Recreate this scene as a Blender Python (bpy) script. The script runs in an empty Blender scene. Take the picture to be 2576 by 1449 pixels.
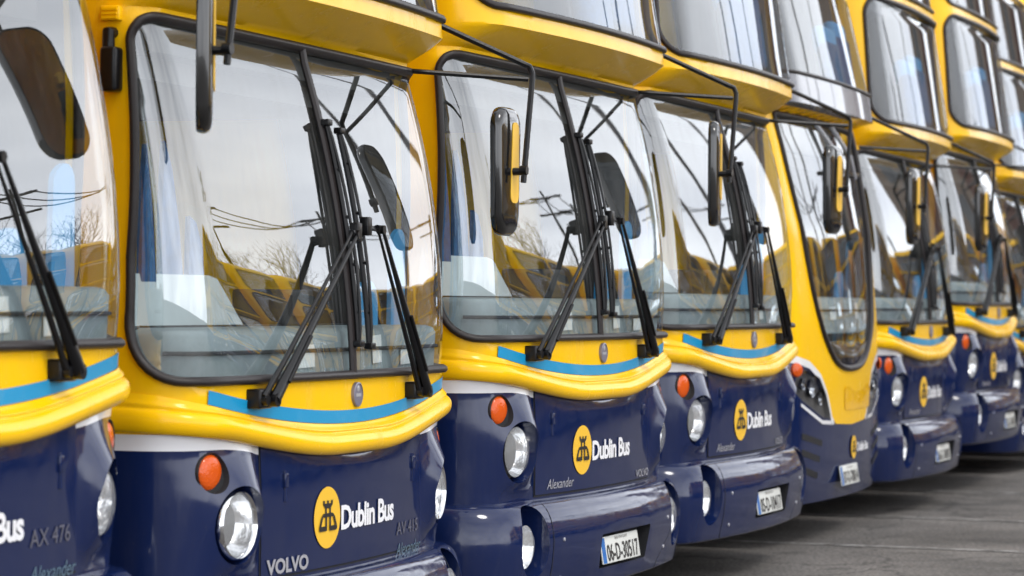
import bpy, bmesh, math, random
from mathutils import Vector, Matrix
from mathutils.geometry import delaunay_2d_cdt
random.seed(7)
R = math.radians
scene = bpy.context.scene
COL = scene.collection

# ------------------------------------------------------------------ camera
PITCH = 2.813
YAW = R(19.573)
cam_d = bpy.data.cameras.new("camera")
cam = bpy.data.objects.new("camera", cam_d)
COL.objects.link(cam)
cam.location = (-9.743, -4.102, 1.528)
_ax = Vector((math.cos(YAW), math.sin(YAW), 0))
_q = _ax.to_track_quat('-Z', 'Y')
cam.rotation_mode = 'QUATERNION'
cam.rotation_quaternion = _q @ Matrix.Rotation(R(0.532), 3, 'Z').to_quaternion()
cam_d.sensor_width = 36
cam_d.lens = 99.62
cam_d.shift_y = 28.7 / 2576
cam_d.clip_end = 2000
cam_d.dof.use_dof = True
cam_d.dof.focus_distance = 11.6
cam_d.dof.aperture_fstop = 3.4
scene.camera = cam

# ------------------------------------------------------------------ world, sun, exposure
SUN_EL, SUN_AZ = 52, 200          # azimuth clockwise from +Y
world = bpy.data.worlds.new("World")
scene.world = world
world.use_nodes = True
nt = world.node_tree
for n in list(nt.nodes): nt.nodes.remove(n)
wo = nt.nodes.new('ShaderNodeOutputWorld')
bg = nt.nodes.new('ShaderNodeBackground')
sky = nt.nodes.new('ShaderNodeTexSky')
sky.sky_type = 'NISHITA'
sky.sun_disc = False
sky.sun_elevation = R(SUN_EL)
sky.sun_rotation = R(SUN_AZ)
sky.dust_density = 3.0
sky.ozone_density = 1.0
hs = nt.nodes.new('ShaderNodeHueSaturation')
hs.inputs['Saturation'].default_value = 0.22
nt.links.new(sky.outputs[0], hs.inputs['Color'])
tc = nt.nodes.new('ShaderNodeTexCoord')
mp = nt.nodes.new('ShaderNodeMapping')
mp.inputs['Scale'].default_value = (1.6, 1.6, 4.0)
nz = nt.nodes.new('ShaderNodeTexNoise')
nz.inputs['Scale'].default_value = 2.2
nz.inputs['Detail'].default_value = 5
nt.links.new(tc.outputs['Generated'], mp.inputs['Vector'])
nt.links.new(mp.outputs[0], nz.inputs['Vector'])
cr = nt.nodes.new('ShaderNodeValToRGB')
cr.color_ramp.elements[0].position = 0.3
cr.color_ramp.elements[0].color = (6.6, 6.9, 7.6, 1)
cr.color_ramp.elements[1].position = 0.75
cr.color_ramp.elements[1].color = (11.5, 11.7, 12.0, 1)
nt.links.new(nz.outputs[0], cr.inputs[0])
mx = nt.nodes.new('ShaderNodeMix')
mx.data_type = 'RGBA'
mx.inputs['Factor'].default_value = 0.75
nt.links.new(hs.outputs[0], mx.inputs['A'])
nt.links.new(cr.outputs[0], mx.inputs['B'])
sx_ = nt.nodes.new('ShaderNodeSeparateXYZ')
nt.links.new(tc.outputs['Generated'], sx_.inputs[0])
hz = nt.nodes.new('ShaderNodeMapRange')          # sky gain raised low down to brighten reflections in the glass
hz.inputs['From Min'].default_value = 0.10
hz.inputs['From Max'].default_value = 0.50
hz.inputs['To Min'].default_value = 2.1
hz.inputs['To Max'].default_value = 0.95
nt.links.new(sx_.outputs['Z'], hz.inputs['Value'])
vm = nt.nodes.new('ShaderNodeVectorMath'); vm.operation = 'SCALE'
nt.links.new(mx.outputs['Result'], vm.inputs[0])
nt.links.new(hz.outputs[0], vm.inputs['Scale'])
nt.links.new(vm.outputs[0], bg.inputs['Color'])
bg.inputs['Strength'].default_value = 0.15
nt.links.new(bg.outputs[0], wo.inputs[0])

sun_d = bpy.data.lights.new("sun", 'SUN')
sun_d.energy = 1.0
sun_d.angle = R(14)
sun_d.color = (1, 0.96, 0.9)
sun = bpy.data.objects.new("sun", sun_d)
COL.objects.link(sun)
_sd = Vector((math.sin(R(SUN_AZ)) * math.cos(R(SUN_EL)), math.cos(R(SUN_AZ)) * math.cos(R(SUN_EL)), math.sin(R(SUN_EL))))
sun.rotation_mode = 'QUATERNION'
sun.rotation_quaternion = _sd.to_track_quat('Z', 'Y')
scene.view_settings.view_transform = 'Standard'
scene.view_settings.look = 'None'
scene.view_settings.exposure = 0.33
scene.view_settings.gamma = 1.0
scene.cycles.transparent_max_bounces = 16
scene.cycles.max_bounces = 10
scene.cycles.glossy_bounces = 6

# ------------------------------------------------------------------ materials
def new_mat(name):
    m = bpy.data.materials.new(name)
    m.use_nodes = True
    return m, m.node_tree, m.node_tree.nodes['Principled BSDF']

def pbr(name, col, rough=0.5, metal=0.0, coat=0.0, coat_r=0.03, spec=0.5, var=0.0, vscale=6.0, bump=0.0, bscale=60.0, rvar=0.0, emit=None):
    m, t, b = new_mat(name)
    b.inputs['Base Color'].default_value = (*col, 1)
    b.inputs['Roughness'].default_value = rough
    b.inputs['Metallic'].default_value = metal
    b.inputs['Coat Weight'].default_value = coat
    b.inputs['Coat Roughness'].default_value = coat_r
    b.inputs['Specular IOR Level'].default_value = spec
    if emit:
        b.inputs['Emission Color'].default_value = (*emit[0], 1)
        b.inputs['Emission Strength'].default_value = emit[1]
    if var or bump or rvar:
        c = t.nodes.new('ShaderNodeTexCoord')
        if var or rvar:
            n = t.nodes.new('ShaderNodeTexNoise')
            n.inputs['Scale'].default_value = vscale
            n.inputs['Detail'].default_value = 6
            n.inputs['Roughness'].default_value = 0.65
            t.links.new(c.outputs['Object'], n.inputs['Vector'])
            if var:
                r = t.nodes.new('ShaderNodeValToRGB')
                r.color_ramp.elements[0].position = 0.3
                r.color_ramp.elements[0].color = (*[max(0, x * (1 - var)) for x in col], 1)
                r.color_ramp.elements[1].position = 0.7
                r.color_ramp.elements[1].color = (*[min(1, x * (1 + var * .5)) for x in col], 1)
                t.links.new(n.outputs[0], r.inputs[0])
                t.links.new(r.outputs[0], b.inputs['Base Color'])
            if rvar:
                mr = t.nodes.new('ShaderNodeMapRange')
                mr.inputs['From Min'].default_value = .3
                mr.inputs['From Max'].default_value = .7
                mr.inputs['To Min'].default_value = max(0.0, rough - rvar)
                mr.inputs['To Max'].default_value = rough + rvar
                t.links.new(n.outputs[0], mr.inputs['Value'])
                t.links.new(mr.outputs[0], b.inputs['Roughness'])
        if bump:
            n2 = t.nodes.new('ShaderNodeTexNoise')
            n2.inputs['Scale'].default_value = bscale
            n2.inputs['Detail'].default_value = 3
            t.links.new(c.outputs['Object'], n2.inputs['Vector'])
            bp = t.nodes.new('ShaderNodeBump')
            bp.inputs['Strength'].default_value = bump
            bp.inputs['Distance'].default_value = 0.01
            t.links.new(n2.outputs[0], bp.inputs['Height'])
            t.links.new(bp.outputs[0], b.inputs['Normal'])
            if coat: t.links.new(bp.outputs[0], b.inputs['Coat Normal'])
    return m

def paint(name, col, dust, rough=.14, amt=.16, bump=.03, spec=.5):
    m, t, b = new_mat(name)
    c = t.nodes.new('ShaderNodeTexCoord')
    oi = t.nodes.new('ShaderNodeObjectInfo'); ml = t.nodes.new('ShaderNodeMath'); ml.operation = 'MULTIPLY'; ml.inputs[1].default_value = 37.0
    va = t.nodes.new('ShaderNodeVectorMath'); va.operation = 'ADD'
    t.links.new(oi.outputs['Random'], ml.inputs[0]); t.links.new(c.outputs['Object'], va.inputs[0]); t.links.new(ml.outputs[0], va.inputs[1])
    def noise(sc, scale, det=6):
        mp = t.nodes.new('ShaderNodeMapping'); mp.inputs['Scale'].default_value = sc
        n = t.nodes.new('ShaderNodeTexNoise'); n.inputs['Scale'].default_value = scale; n.inputs['Detail'].default_value = det; n.inputs['Roughness'].default_value = .65
        t.links.new(va.outputs[0], mp.inputs['Vector']); t.links.new(mp.outputs[0], n.inputs['Vector'])
        return n
    def rng(src, a, b_, lo, hi):
        r = t.nodes.new('ShaderNodeMapRange')
        for k, v in zip(('From Min', 'From Max', 'To Min', 'To Max'), (a, b_, lo, hi)): r.inputs[k].default_value = v
        t.links.new(src, r.inputs['Value']); return r.outputs[0]
    n1 = noise((1, 1, .16), 11); n2 = noise((1, 1, 1), 2.3); n3 = noise((1, 1, 1), 55, 3)
    mul = t.nodes.new('ShaderNodeMath'); mul.operation = 'MULTIPLY'
    t.links.new(rng(n1.outputs[0], .42, .72, 0, 1), mul.inputs[0]); t.links.new(rng(n2.outputs[0], .35, .65, .15, 1), mul.inputs[1])
    sp = t.nodes.new('ShaderNodeMath'); sp.operation = 'ADD'; sp.use_clamp = True
    t.links.new(rng(mul.outputs[0], 0, 1, .015, amt), sp.inputs[0]); t.links.new(rng(n3.outputs[0], .66, .74, 0, amt * .8), sp.inputs[1])
    mx = t.nodes.new('ShaderNodeMix'); mx.data_type = 'RGBA'
    mx.inputs['A'].default_value = (*col, 1); mx.inputs['B'].default_value = (*dust, 1)
    t.links.new(sp.outputs[0], mx.inputs['Factor']); t.links.new(mx.outputs['Result'], b.inputs['Base Color'])
    t.links.new(rng(sp.outputs[0], 0, amt, rough, rough + .22), b.inputs['Roughness'])
    b.inputs['Specular IOR Level'].default_value = spec
    n4 = noise((1, 1, 1), 3.2, 2)
    bp = t.nodes.new('ShaderNodeBump'); bp.inputs['Strength'].default_value = bump; bp.inputs['Distance'].default_value = .05
    t.links.new(n4.outputs[0], bp.inputs['Height']); t.links.new(bp.outputs[0], b.inputs['Normal'])
    return m

def glass_mat(name, tint, ior, wav=0.0, dust=0.0):
    m = bpy.data.materials.new(name)
    m.use_nodes = True
    t = m.node_tree
    for n in list(t.nodes): t.nodes.remove(n)
    o = t.nodes.new('ShaderNodeOutputMaterial')
    tr = t.nodes.new('ShaderNodeBsdfTransparent')
    tr.inputs[0].default_value = (*tint, 1)
    gl = t.nodes.new('ShaderNodeBsdfGlossy')
    gl.inputs['Roughness'].default_value = 0.0
    gl.inputs['Color'].default_value = (0.96, 0.98, 1, 1)
    fr = t.nodes.new('ShaderNodeFresnel')
    ge = t.nodes.new('ShaderNodeNewGeometry')
    mi = t.nodes.new('ShaderNodeMapRange')     # sheet of glass: same reflectance from both of its faces
    mi.inputs['To Min'].default_value = ior
    mi.inputs['To Max'].default_value = 1 / ior
    t.links.new(ge.outputs['Backfacing'], mi.inputs['Value'])
    t.links.new(mi.outputs[0], fr.inputs['IOR'])
    ms = t.nodes.new('ShaderNodeMixShader')
    t.links.new(fr.outputs[0], ms.inputs[0])
    t.links.new(tr.outputs[0], ms.inputs[1])
    t.links.new(gl.outputs[0], ms.inputs[2])
    if wav:
        c = t.nodes.new('ShaderNodeTexCoord')
        n2 = t.nodes.new('ShaderNodeTexNoise')
        n2.inputs['Scale'].default_value = 1.6
        n2.inputs['Detail'].default_value = 1
        t.links.new(c.outputs['Object'], n2.inputs['Vector'])
        bp = t.nodes.new('ShaderNodeBump')
        bp.inputs['Strength'].default_value = wav
        bp.inputs['Distance'].default_value = 0.02
        t.links.new(n2.outputs[0], bp.inputs['Height'])
        t.links.new(bp.outputs[0], gl.inputs['Normal'])
    if dust:
        c = t.nodes.new('ShaderNodeTexCoord')
        mp = t.nodes.new('ShaderNodeMapping'); mp.inputs['Scale'].default_value = (1, 1, .25)
        n3 = t.nodes.new('ShaderNodeTexNoise'); n3.inputs['Scale'].default_value = 7; n3.inputs['Detail'].default_value = 7; n3.inputs['Roughness'].default_value = .7
        t.links.new(c.outputs['Object'], mp.inputs['Vector']); t.links.new(mp.outputs[0], n3.inputs['Vector'])
        mr = t.nodes.new('ShaderNodeMapRange')
        for k, v in zip(('From Min', 'From Max', 'To Min', 'To Max'), (.42, .75, 0, dust)): mr.inputs[k].default_value = v
        t.links.new(n3.outputs[0], mr.inputs['Value'])
        df = t.nodes.new('ShaderNodeBsdfDiffuse'); df.inputs[0].default_value = (.45, .43, .40, 1)
        m2 = t.nodes.new('ShaderNodeMixShader')
        t.links.new(mr.outputs[0], m2.inputs[0]); t.links.new(ms.outputs[0], m2.inputs[1]); t.links.new(df.outputs[0], m2.inputs[2])
        ms = m2
    t.links.new(ms.outputs[0], o.inputs[0])
    return m

M = {}
M['yellow'] = paint('yellow_paint', (0.90, 0.512, 0.002), (.40, .28, .06), .17, .22, .03, .30)
M['navy'] = paint('navy_paint', (0.004, 0.012, 0.060), (.09, .085, .08), .04, .10, .06)
M['white'] = pbr('white_paint', (0.74, 0.74, 0.76), 0.35, coat=.6)
M['cyan'] = pbr('blue_stripe', (0.008, 0.27, 0.53), 0.35, coat=.5)
M['rubber'] = pbr('rubber', (0.020, 0.016, 0.016), 0.42, spec=.28, bump=.1, bscale=40)
M['black'] = pbr('black_plastic', (0.005, 0.005, 0.006), 0.32, spec=.3, bump=.08, bscale=120)
M['gloss_black'] = pbr('gloss_black', (0.008, 0.008, 0.008), 0.12, coat=.6)
M['dark'] = pbr('dark_gap', (0.004, 0.004, 0.006), 0.8)
M['chassis'] = pbr('chassis', (0.012, 0.011, 0.010), 0.85, var=.3)
M['chrome'] = pbr('chrome', (0.75, 0.76, 0.78), 0.10, metal=1.0)
M['silver'] = pbr('silver_letters', (0.46, 0.46, 0.49), 0.30, metal=.35)
M['grey_letters'] = pbr('grey_letters', (0.10, 0.10, 0.13), 0.4)
M['dim_letters'] = pbr('dim_letters', (0.16, 0.26, 0.34), 0.3, metal=.5)
M['mirror'] = pbr('mirror_glass', (0.36, 0.37, 0.375), 0.02, metal=1.0)
M['lamp_dark'] = pbr('lamp_dark_chrome', (.40, .41, .43), .14, metal=1.0)
M['reflector'] = pbr('lamp_reflector', (0.84, 0.85, 0.86), 0.22, metal=1.0, bump=.35, bscale=26)
M['amber'] = pbr('amber_lens', (0.62, 0.085, 0.005), 0.12, bump=.25, bscale=90)
M['logo_yellow'] = pbr('logo_yellow', (0.80, 0.47, 0.03), 0.4)
M['plate'] = pbr('plate_white', (0.62, 0.63, 0.60), 0.4)
M['plate_blue'] = pbr('plate_blue', (0.01, 0.12, 0.40), 0.4)
M['ink'] = pbr('black_ink', (0.012, 0.010, 0.010), 0.5)
M['letter_white'] = pbr('letter_white', (0.78, 0.78, 0.80), 0.4)
M['badge'] = pbr('badge_grey', (0.22, 0.21, 0.27), 0.35, metal=.4)
M['dash'] = pbr('dash_grey', (0.27, 0.32, 0.34), 0.5, var=.35, vscale=3)
M['cowl'] = pbr('cowl_grey', (0.42, 0.47, 0.49), 0.45, var=.12, vscale=3)
M['paper'] = pbr('paper', (.75, .76, .76), .7)
M['dash_dark'] = pbr('dash_dark', (0.02, 0.022, 0.025), 0.6)
M['trim'] = pbr('interior_trim', (0.22, 0.22, 0.21), 0.6)
M['lining'] = pbr('front_lining', (.055, .052, .050), .7)
M['floor_in'] = pbr('interior_floor', (0.03, 0.035, 0.045), 0.8)
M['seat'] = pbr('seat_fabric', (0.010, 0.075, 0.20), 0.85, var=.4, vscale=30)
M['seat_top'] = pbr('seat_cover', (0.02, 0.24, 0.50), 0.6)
M['rail'] = pbr('yellow_handrail', (0.75, 0.42, 0.02), 0.35)
M['hub'] = pbr('wheel_hub', (0.25, 0.25, 0.26), 0.45, metal=.6)
M['tyre'] = pbr('tyre_rubber', (0.012, 0.012, 0.012), 0.85)
M['fascia'] = pbr('grey_fascia', (0.075, 0.075, 0.095), 0.22, coat=.8)
M['gold_panel'] = pbr('recess_yellow', (0.86, 0.47, 0.004), 0.08, bump=.3, bscale=9)
M['glass'] = glass_mat('windscreen_glass', (0.88, 0.93, 0.93), 2.5, wav=.06, dust=.06)
M['glass_up'] = glass_mat('window_glass', (0.80, 0.86, 0.88), 1.75, wav=.08, dust=.06)
def fluted():
    m, t, b = new_mat('fluted_lens')
    b.inputs['Base Color'].default_value = (.72, .73, .74, 1); b.inputs['Roughness'].default_value = .12
    c = t.nodes.new('ShaderNodeTexCoord'); w = t.nodes.new('ShaderNodeTexWave'); w.inputs['Scale'].default_value = 14; w.inputs['Distortion'].default_value = .6
    t.links.new(c.outputs['Object'], w.inputs['Vector'])
    bp = t.nodes.new('ShaderNodeBump'); bp.inputs['Strength'].default_value = .25; bp.inputs['Distance'].default_value = .004
    t.links.new(w.outputs[0], bp.inputs['Height']); t.links.new(bp.outputs[0], b.inputs['Normal'])
    tr = t.nodes.new('ShaderNodeBsdfTransparent'); ms = t.nodes.new('ShaderNodeMixShader'); ms.inputs[0].default_value = .80
    o = t.nodes['Material Output']
    t.links.new(b.outputs[0], ms.inputs[1]); t.links.new(tr.outputs[0], ms.inputs[2]); t.links.new(ms.outputs[0], o.inputs[0])
    return m
M['fluted'] = fluted()
M['glass_lamp'] = glass_mat('lamp_glass', (0.96, 0.97, 0.98), 1.45)
M['glass_side'] = glass_mat('side_glass', (0.55, 0.60, 0.62), 1.6)
M['screen'] = glass_mat('cab_screen_glass', (0.93, 0.95, 0.95), 1.35)

# ------------------------------------------------------------------ mesh helpers
def link(name, verts, faces, mats, parent=None, mi=None, smooth=True, sharp=40, loc=None):
    me = bpy.data.meshes.new(name)
    me.from_pydata([tuple(v) for v in verts], [], faces)
    if not isinstance(mats, (list, tuple)): mats = [mats]
    for m in mats: me.materials.append(M[m] if isinstance(m, str) else m)
    if mi: me.polygons.foreach_set('material_index', mi)
    me.validate()
    if smooth:
        me.polygons.foreach_set('use_smooth', [True] * len(me.polygons))
        me.set_sharp_from_angle(angle=R(sharp))
    me.update()
    o = bpy.data.objects.new(name, me)
    COL.objects.link(o)
    if parent: o.parent = parent
    if loc: o.location = loc
    return o

class MB:
    def __init__(s): s.v = []; s.f = []; s.mi = []
    def add(s, verts, faces, m=0):
        b = len(s.v)
        s.v += [tuple(v) for v in verts]
        s.f += [tuple(i + b for i in f) for f in faces]
        s.mi += [m] * len(faces)
    def box(s, lo, hi, m=0, bev=0.0, rot=None, at=None):
        bm = bmesh.new()
        bmesh.ops.create_cube(bm, size=1)
        c = [(lo[i] + hi[i]) / 2 for i in range(3)]
        d = [hi[i] - lo[i] for i in range(3)]
        for v in bm.verts: v.co = Vector((v.co.x * d[0], v.co.y * d[1], v.co.z * d[2]))
        if bev: bmesh.ops.bevel(bm, geom=bm.edges[:], offset=bev, segments=3, affect='EDGES', profile=.5)
        for v in bm.verts:
            if rot: v.co = rot @ v.co
            v.co += Vector(c)
        bm.verts.index_update()
        s.add([v.co[:] for v in bm.verts], [[v.index for v in f.verts] for f in bm.faces], m)
        bm.free()
    def tube(s, pts, r, m=0, n=10, closed=False, caps=True, flat=1.0):
        pts = [Vector(p) for p in pts]
        rings = []
        N = len(pts)
        up = None
        for i, p in enumerate(pts):
            if closed: t = (pts[(i + 1) % N] - pts[i - 1])
            elif i == 0: t = pts[1] - p
            elif i == N - 1: t = p - pts[i - 1]
            else: t = (pts[i + 1] - p).normalized() + (p - pts[i - 1]).normalized()
            t.normalize()
            if up is None:
                a = Vector((0, 0, 1)) if abs(t.z) < .9 else Vector((1, 0, 0))
                up = (a - t * a.dot(t)).normalized()
            else:
                up = (up - t * up.dot(t)).normalized()
            b = t.cross(up)
            rr = r[i] if isinstance(r, (list, tuple)) else r
            rings.append([p + up * (math.cos(2 * math.pi * k / n) * rr) + b * (math.sin(2 * math.pi * k / n) * rr * flat) for k in range(n)])
        vs = [v for ring in rings for v in ring]
        fs = []
        for i in range(N if closed else N - 1):
            j = (i + 1) % N
            for k in range(n):
                k2 = (k + 1) % n
                fs.append((i * n + k, i * n + k2, j * n + k2, j * n + k))
        if caps and not closed:
            fs.append(tuple(range(n))[::-1])
            fs.append(tuple((N - 1) * n + k for k in range(n)))
        s.add(vs, fs, m)
    def lathe(s, prof, center, axis, m=0, n=32, sx=1.0):
        """prof: list of (r, h) along axis"""
        axis = Vector(axis).normalized()
        a = Vector((0, 0, 1)) if abs(axis.z) < .9 else Vector((1, 0, 0))
        e1 = axis.cross(a).normalized(); e2 = e1.cross(axis).normalized()
        c = Vector(center)
        vs = []; fs = []
        for r, h in prof:
            for k in range(n):
                t = 2 * math.pi * k / n
                vs.append(c + axis * h + e1 * (r * math.cos(t) * sx) + e2 * (r * math.sin(t)))
        for i in range(len(prof) - 1):
            for k in range(n):
                k2 = (k + 1) % n
                fs.append((i * n + k, i * n + k2, (i + 1) * n + k2, (i + 1) * n + k))
        s.add(vs, fs, m)
    def build(s, name, mats, parent=None, smooth=True, sharp=40, loc=None):
        return link(name, s.v, s.f, mats, parent, s.mi, smooth, sharp, loc)

def empty(name, loc=(0, 0, 0), rz=0, label=None, cat=None, group=None):
    o = bpy.data.objects.new(name, None)
    o.empty_display_size = .3
    COL.objects.link(o)
    o.location = loc
    o.rotation_euler = (0, 0, rz)
    if label: o['label'] = label
    if cat: o['category'] = cat
    if group: o['group'] = group
    return o
def tag(o, label, cat, group=None):
    o['label'] = label; o['category'] = cat
    if group: o['group'] = group
    return o
def structure(o):
    o['kind'] = 'structure'
    return o

def lerp(tab, z):
    if z <= tab[0][0]: return tab[0][1]
    for (a, va), (b, vb) in zip(tab, tab[1:]):
        if z <= b: return va + (vb - va) * (z - a) / (b - a)
    return tab[-1][1]
def sm(a, b, x):
    t = min(1, max(0, (x - a) / (b - a)))
    return t * t * (3 - 2 * t)

class Surf:
    """bus front as a surface: s runs round the front in metres (0 = middle), z is height"""
    def __init__(q, YC, R1, R2, HW, ymax=2.0, smax=1.9): q.YC, q.R1, q.R2, q.HW, q.ymax, q.smax = YC, R1, R2, HW, ymax, smax
    def __call__(q, s, z, off=0.0):
        yc, r1, r2, hw = lerp(q.YC, z), lerp(q.R1, z), lerp(q.R2, z), lerp(q.HW, z)
        t = abs(s); sg = 1 if s >= 0 else -1
        a = math.asin((hw - r2) / (r1 - r2)); s1 = r1 * a; s2 = s1 + r2 * (math.pi / 2 - a); c = r1 - r2
        if t < s1:
            th = t / r1; x = r1 * math.sin(th); y = r1 * (1 - math.cos(th))
        elif t < s2:
            th = a + (t - s1) / r2; x = c * math.sin(a) + r2 * math.sin(th); y = r1 - c * math.cos(a) - r2 * math.cos(th)
        else:
            th = math.pi / 2; x = hw; y = r1 - c * math.cos(a) + (t - s2)
        y += yc
        if t >= q.smax - 1e-6: y = q.ymax
        return Vector((sg * (x + math.sin(th) * off), y - math.cos(th) * off, z))

def inpoly(p, poly):
    x, y = p; c = False
    j = len(poly) - 1
    for i in range(len(poly)):
        xi, yi = poly[i]; xj, yj = poly[j]
        if (yi > y) != (yj > y) and x < (xj - xi) * (y - yi) / (yj - yi) + xi: c = not c
        j = i
    return c
def dens(poly, res, closed=True):
    out = []
    n = len(poly)
    for i in range(n if closed else n - 1):
        a = poly[i]; b = poly[(i + 1) % n]
        k = max(1, int(math.hypot(b[0] - a[0], b[1] - a[1]) / res))
        for j in range(k): out.append((a[0] + (b[0] - a[0]) * j / k, a[1] + (b[1] - a[1]) * j / k))
    if not closed: out.append(poly[-1])
    return out
def rpoly(pts, radii, n=8):
    out = []
    N = len(pts)
    for i, p in enumerate(pts):
        r = radii[i] if isinstance(radii, (list, tuple)) else radii
        p = Vector(p); a = Vector(pts[i - 1]) - p; b = Vector(pts[(i + 1) % N]) - p
        if r <= 0: out.append(tuple(p)); continue
        a.normalize(); b.normalize()
        h = math.acos(max(-1, min(1, a.dot(b)))) / 2
        d = r / math.tan(h); c = p + (a + b).normalized() * (r / math.sin(h))
        p0 = p + a * d - c; p1 = p + b * d - c
        t0 = math.atan2(p0.y, p0.x); t1 = math.atan2(p1.y, p1.x)
        dt = (t1 - t0 + math.pi) % (2 * math.pi) - math.pi
        for k in range(n + 1):
            t = t0 + dt * k / n
            out.append((c.x + r * math.cos(t), c.y + r * math.sin(t)))
    return out
def ell(cx, cy, rx, ry, n=40):
    return [(cx + rx * math.cos(2 * math.pi * k / n), cy + ry * math.sin(2 * math.pi * k / n)) for k in range(n)]
def inset(poly, d):
    """shrink a closed counter-clockwise polygon by d"""
    N = len(poly); out = []
    area = sum(poly[i - 1][0] * poly[i][1] - poly[i][0] * poly[i - 1][1] for i in range(N))
    sg = 1 if area > 0 else -1
    for i in range(N):
        a = Vector(poly[i - 1]); b = Vector(poly[(i + 1) % N]); t = (b - a)
        if t.length < 1e-9: out.append(poly[i]); continue
        t.normalize()
        nrm = Vector((-t.y, t.x)) * sg
        out.append((poly[i][0] + nrm.x * d, poly[i][1] + nrm.y * d))
    return out
def cdt(outline, holes=(), sg=None, zg=None, lines=(), avoid=()):
    co = []; ed = []
    def ring(p, closed=True):
        b = len(co); co.extend(Vector(x) for x in p)
        n = len(p)
        for i in range(n if closed else n - 1): ed.append((b + i, b + (i + 1) % n))
    ring(outline)
    for h in holes: ring(h)
    for l in lines: ring(l, False)
    if sg and zg:
        allp = [Vector(p) for p in co]
        for s in sg:
            for z in zg:
                if any(abs(z - g(s)) < .014 for g in avoid): continue
                if inpoly((s, z), outline) and not any(inpoly((s, z), h) for h in holes):
                    co.append(Vector((s, z)))
    r = delaunay_2d_cdt(co, ed, [], 0, 1e-4)
    V = [tuple(v) for v in r[0]]; F = []
    for f in r[2]:
        c = (sum(V[i][0] for i in f) / len(f), sum(V[i][1] for i in f) / len(f))
        if inpoly(c, outline) and not any(inpoly(c, h) for h in holes): F.append(tuple(f))
    return V, F
def frange(a, b, d):
    n = max(1, int(round((b - a) / d)))
    return [a + (b - a) * i / n for i in range(n + 1)]
def patch(fn, outline, holes=(), res=.05, sg=None, zg=None, lines=(), avoid=()):
    xs = [p[0] for p in outline]; ys = [p[1] for p in outline]
    if sg is None: sg = frange(min(xs), max(xs), res)
    if zg is None: zg = frange(min(ys), max(ys), res)
    V, F = cdt(outline, holes, sg, zg, lines, avoid)
    return [fn(*v) for v in V], F, V

_fonts = {}
def text_mesh(txt, w=None, h=1.0, bold=0.0, shear=0.0, narrow=1.0):
    """flat triangulated lettering: returns verts centred on its left base line, scaled to cap height h and width w"""
    c = bpy.data.curves.new('lettering', 'FONT')
    c.body = txt; c.size = 1; c.offset = bold; c.shear = shear; c.resolution_u = 3; c.space_character = narrow
    o = bpy.data.objects.new('lettering', c)
    COL.objects.link(o)
    dg = bpy.context.evaluated_depsgraph_get()
    me = bpy.data.meshes.new_from_object(o.evaluated_get(dg))
    v = [x.co.copy() for x in me.vertices]; f = [tuple(p.vertices) for p in me.polygons]
    bpy.data.objects.remove(o); bpy.data.curves.remove(c); bpy.data.meshes.remove(me)
    x0 = min(p.x for p in v); x1 = max(p.x for p in v); y0 = 0; y1 = 0.729
    sx = (w / (x1 - x0)) if w else h / y1
    return [((p.x - x0) * sx, p.y * h / y1) for p in v], f
def decal(fn, name, txt, s0, z0, w, h, mat, parent, bold=.0, shear=0, off=.005, narrow=1.0):
    v, f = text_mesh(txt, w, h, bold, shear, narrow)
    return link(name, [fn(s0 + a, z0 + b, off) for a, b in v], f, mat, parent, smooth=False)

# ------------------------------------------------------------------ the older bus type
RAKE = [(1.39 + .04 * k, .018 + .045 * .04 * k + .118 * (.04 * k) ** 2) for k in range(31)]
F1 = Surf(YC=[(.2, 0), (1.0, 0)] + RAKE + [(2.60, .238), (2.640, .232), (2.735, .014), (2.82, .018), (3.75, .170), (4.44, .28), (4.58, .38), (4.68, .55), (4.74, .95)],
          R1=[(.2, 7), (1.15, 7), (1.42, 13), (2.58, 60), (2.62, 40), (2.73, 10), (3.0, 10), (4.0, 13), (4.6, 14)],
          R2=[(.2, .22), (1.42, .2), (2.58, .10), (2.62, .12), (2.735, .22), (3.0, .25), (4.6, .28)],
          HW=[(.2, 1.25), (4.42, 1.25), (4.58, 1.2), (4.68, 1.07), (4.74, .8)])

def mous_low(s):
    return 1.103 + .121 * sm(.2, 1.5, abs(s))
def stripe_top(s):
    t = abs(s)
    return 1.255 + .079 * t * t if t < 1.3 else 1.3885 + .08 * (t - 1.3)
def pod(s, z):
    t = abs(s)
    d = .085 * math.exp(-((t - .925) / .155) ** 2 - ((z - .935) / .19) ** 2)
    return d * sm(.78, .86, t) * sm(.69, .76, z)

def hl_hole(sg): return [(sg * a, b) for a, b in ell(.968, .893, .124, .135, 44)]
def ind_hole(sg): return [(sg * a, b) for a, b in ell(1.085, 1.075, .064, .070, 28)]

WS = rpoly([(-1.427, 1.385), (1.427, 1.385), (1.405, 1.80), (1.275, 2.605), (-1.275, 2.605), (-1.405, 1.80)], [.20, .20, 0, .11, .11, 0], 10)
UW = rpoly([(-1.265, 2.815), (1.265, 2.815), (1.185, 3.71), (-1.185, 3.71)], [.13, .13, .15, .15], 8)
DW = rpoly([(-1.17, 3.805), (1.17, 3.805), (1.12, 4.48), (-1.12, 4.48)], [.12, .12, .08, .08], 8)

def ring_tube(fn, poly, r, off, name, mat, parent, n=8, flat=1.0, res=.03):
    mb = MB()
    mb.tube([fn(a, b, off) for a, b in dens(poly, res)], r, closed=True, n=n, flat=flat)
    return mb.build(name, mat, parent, sharp=60)

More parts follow.
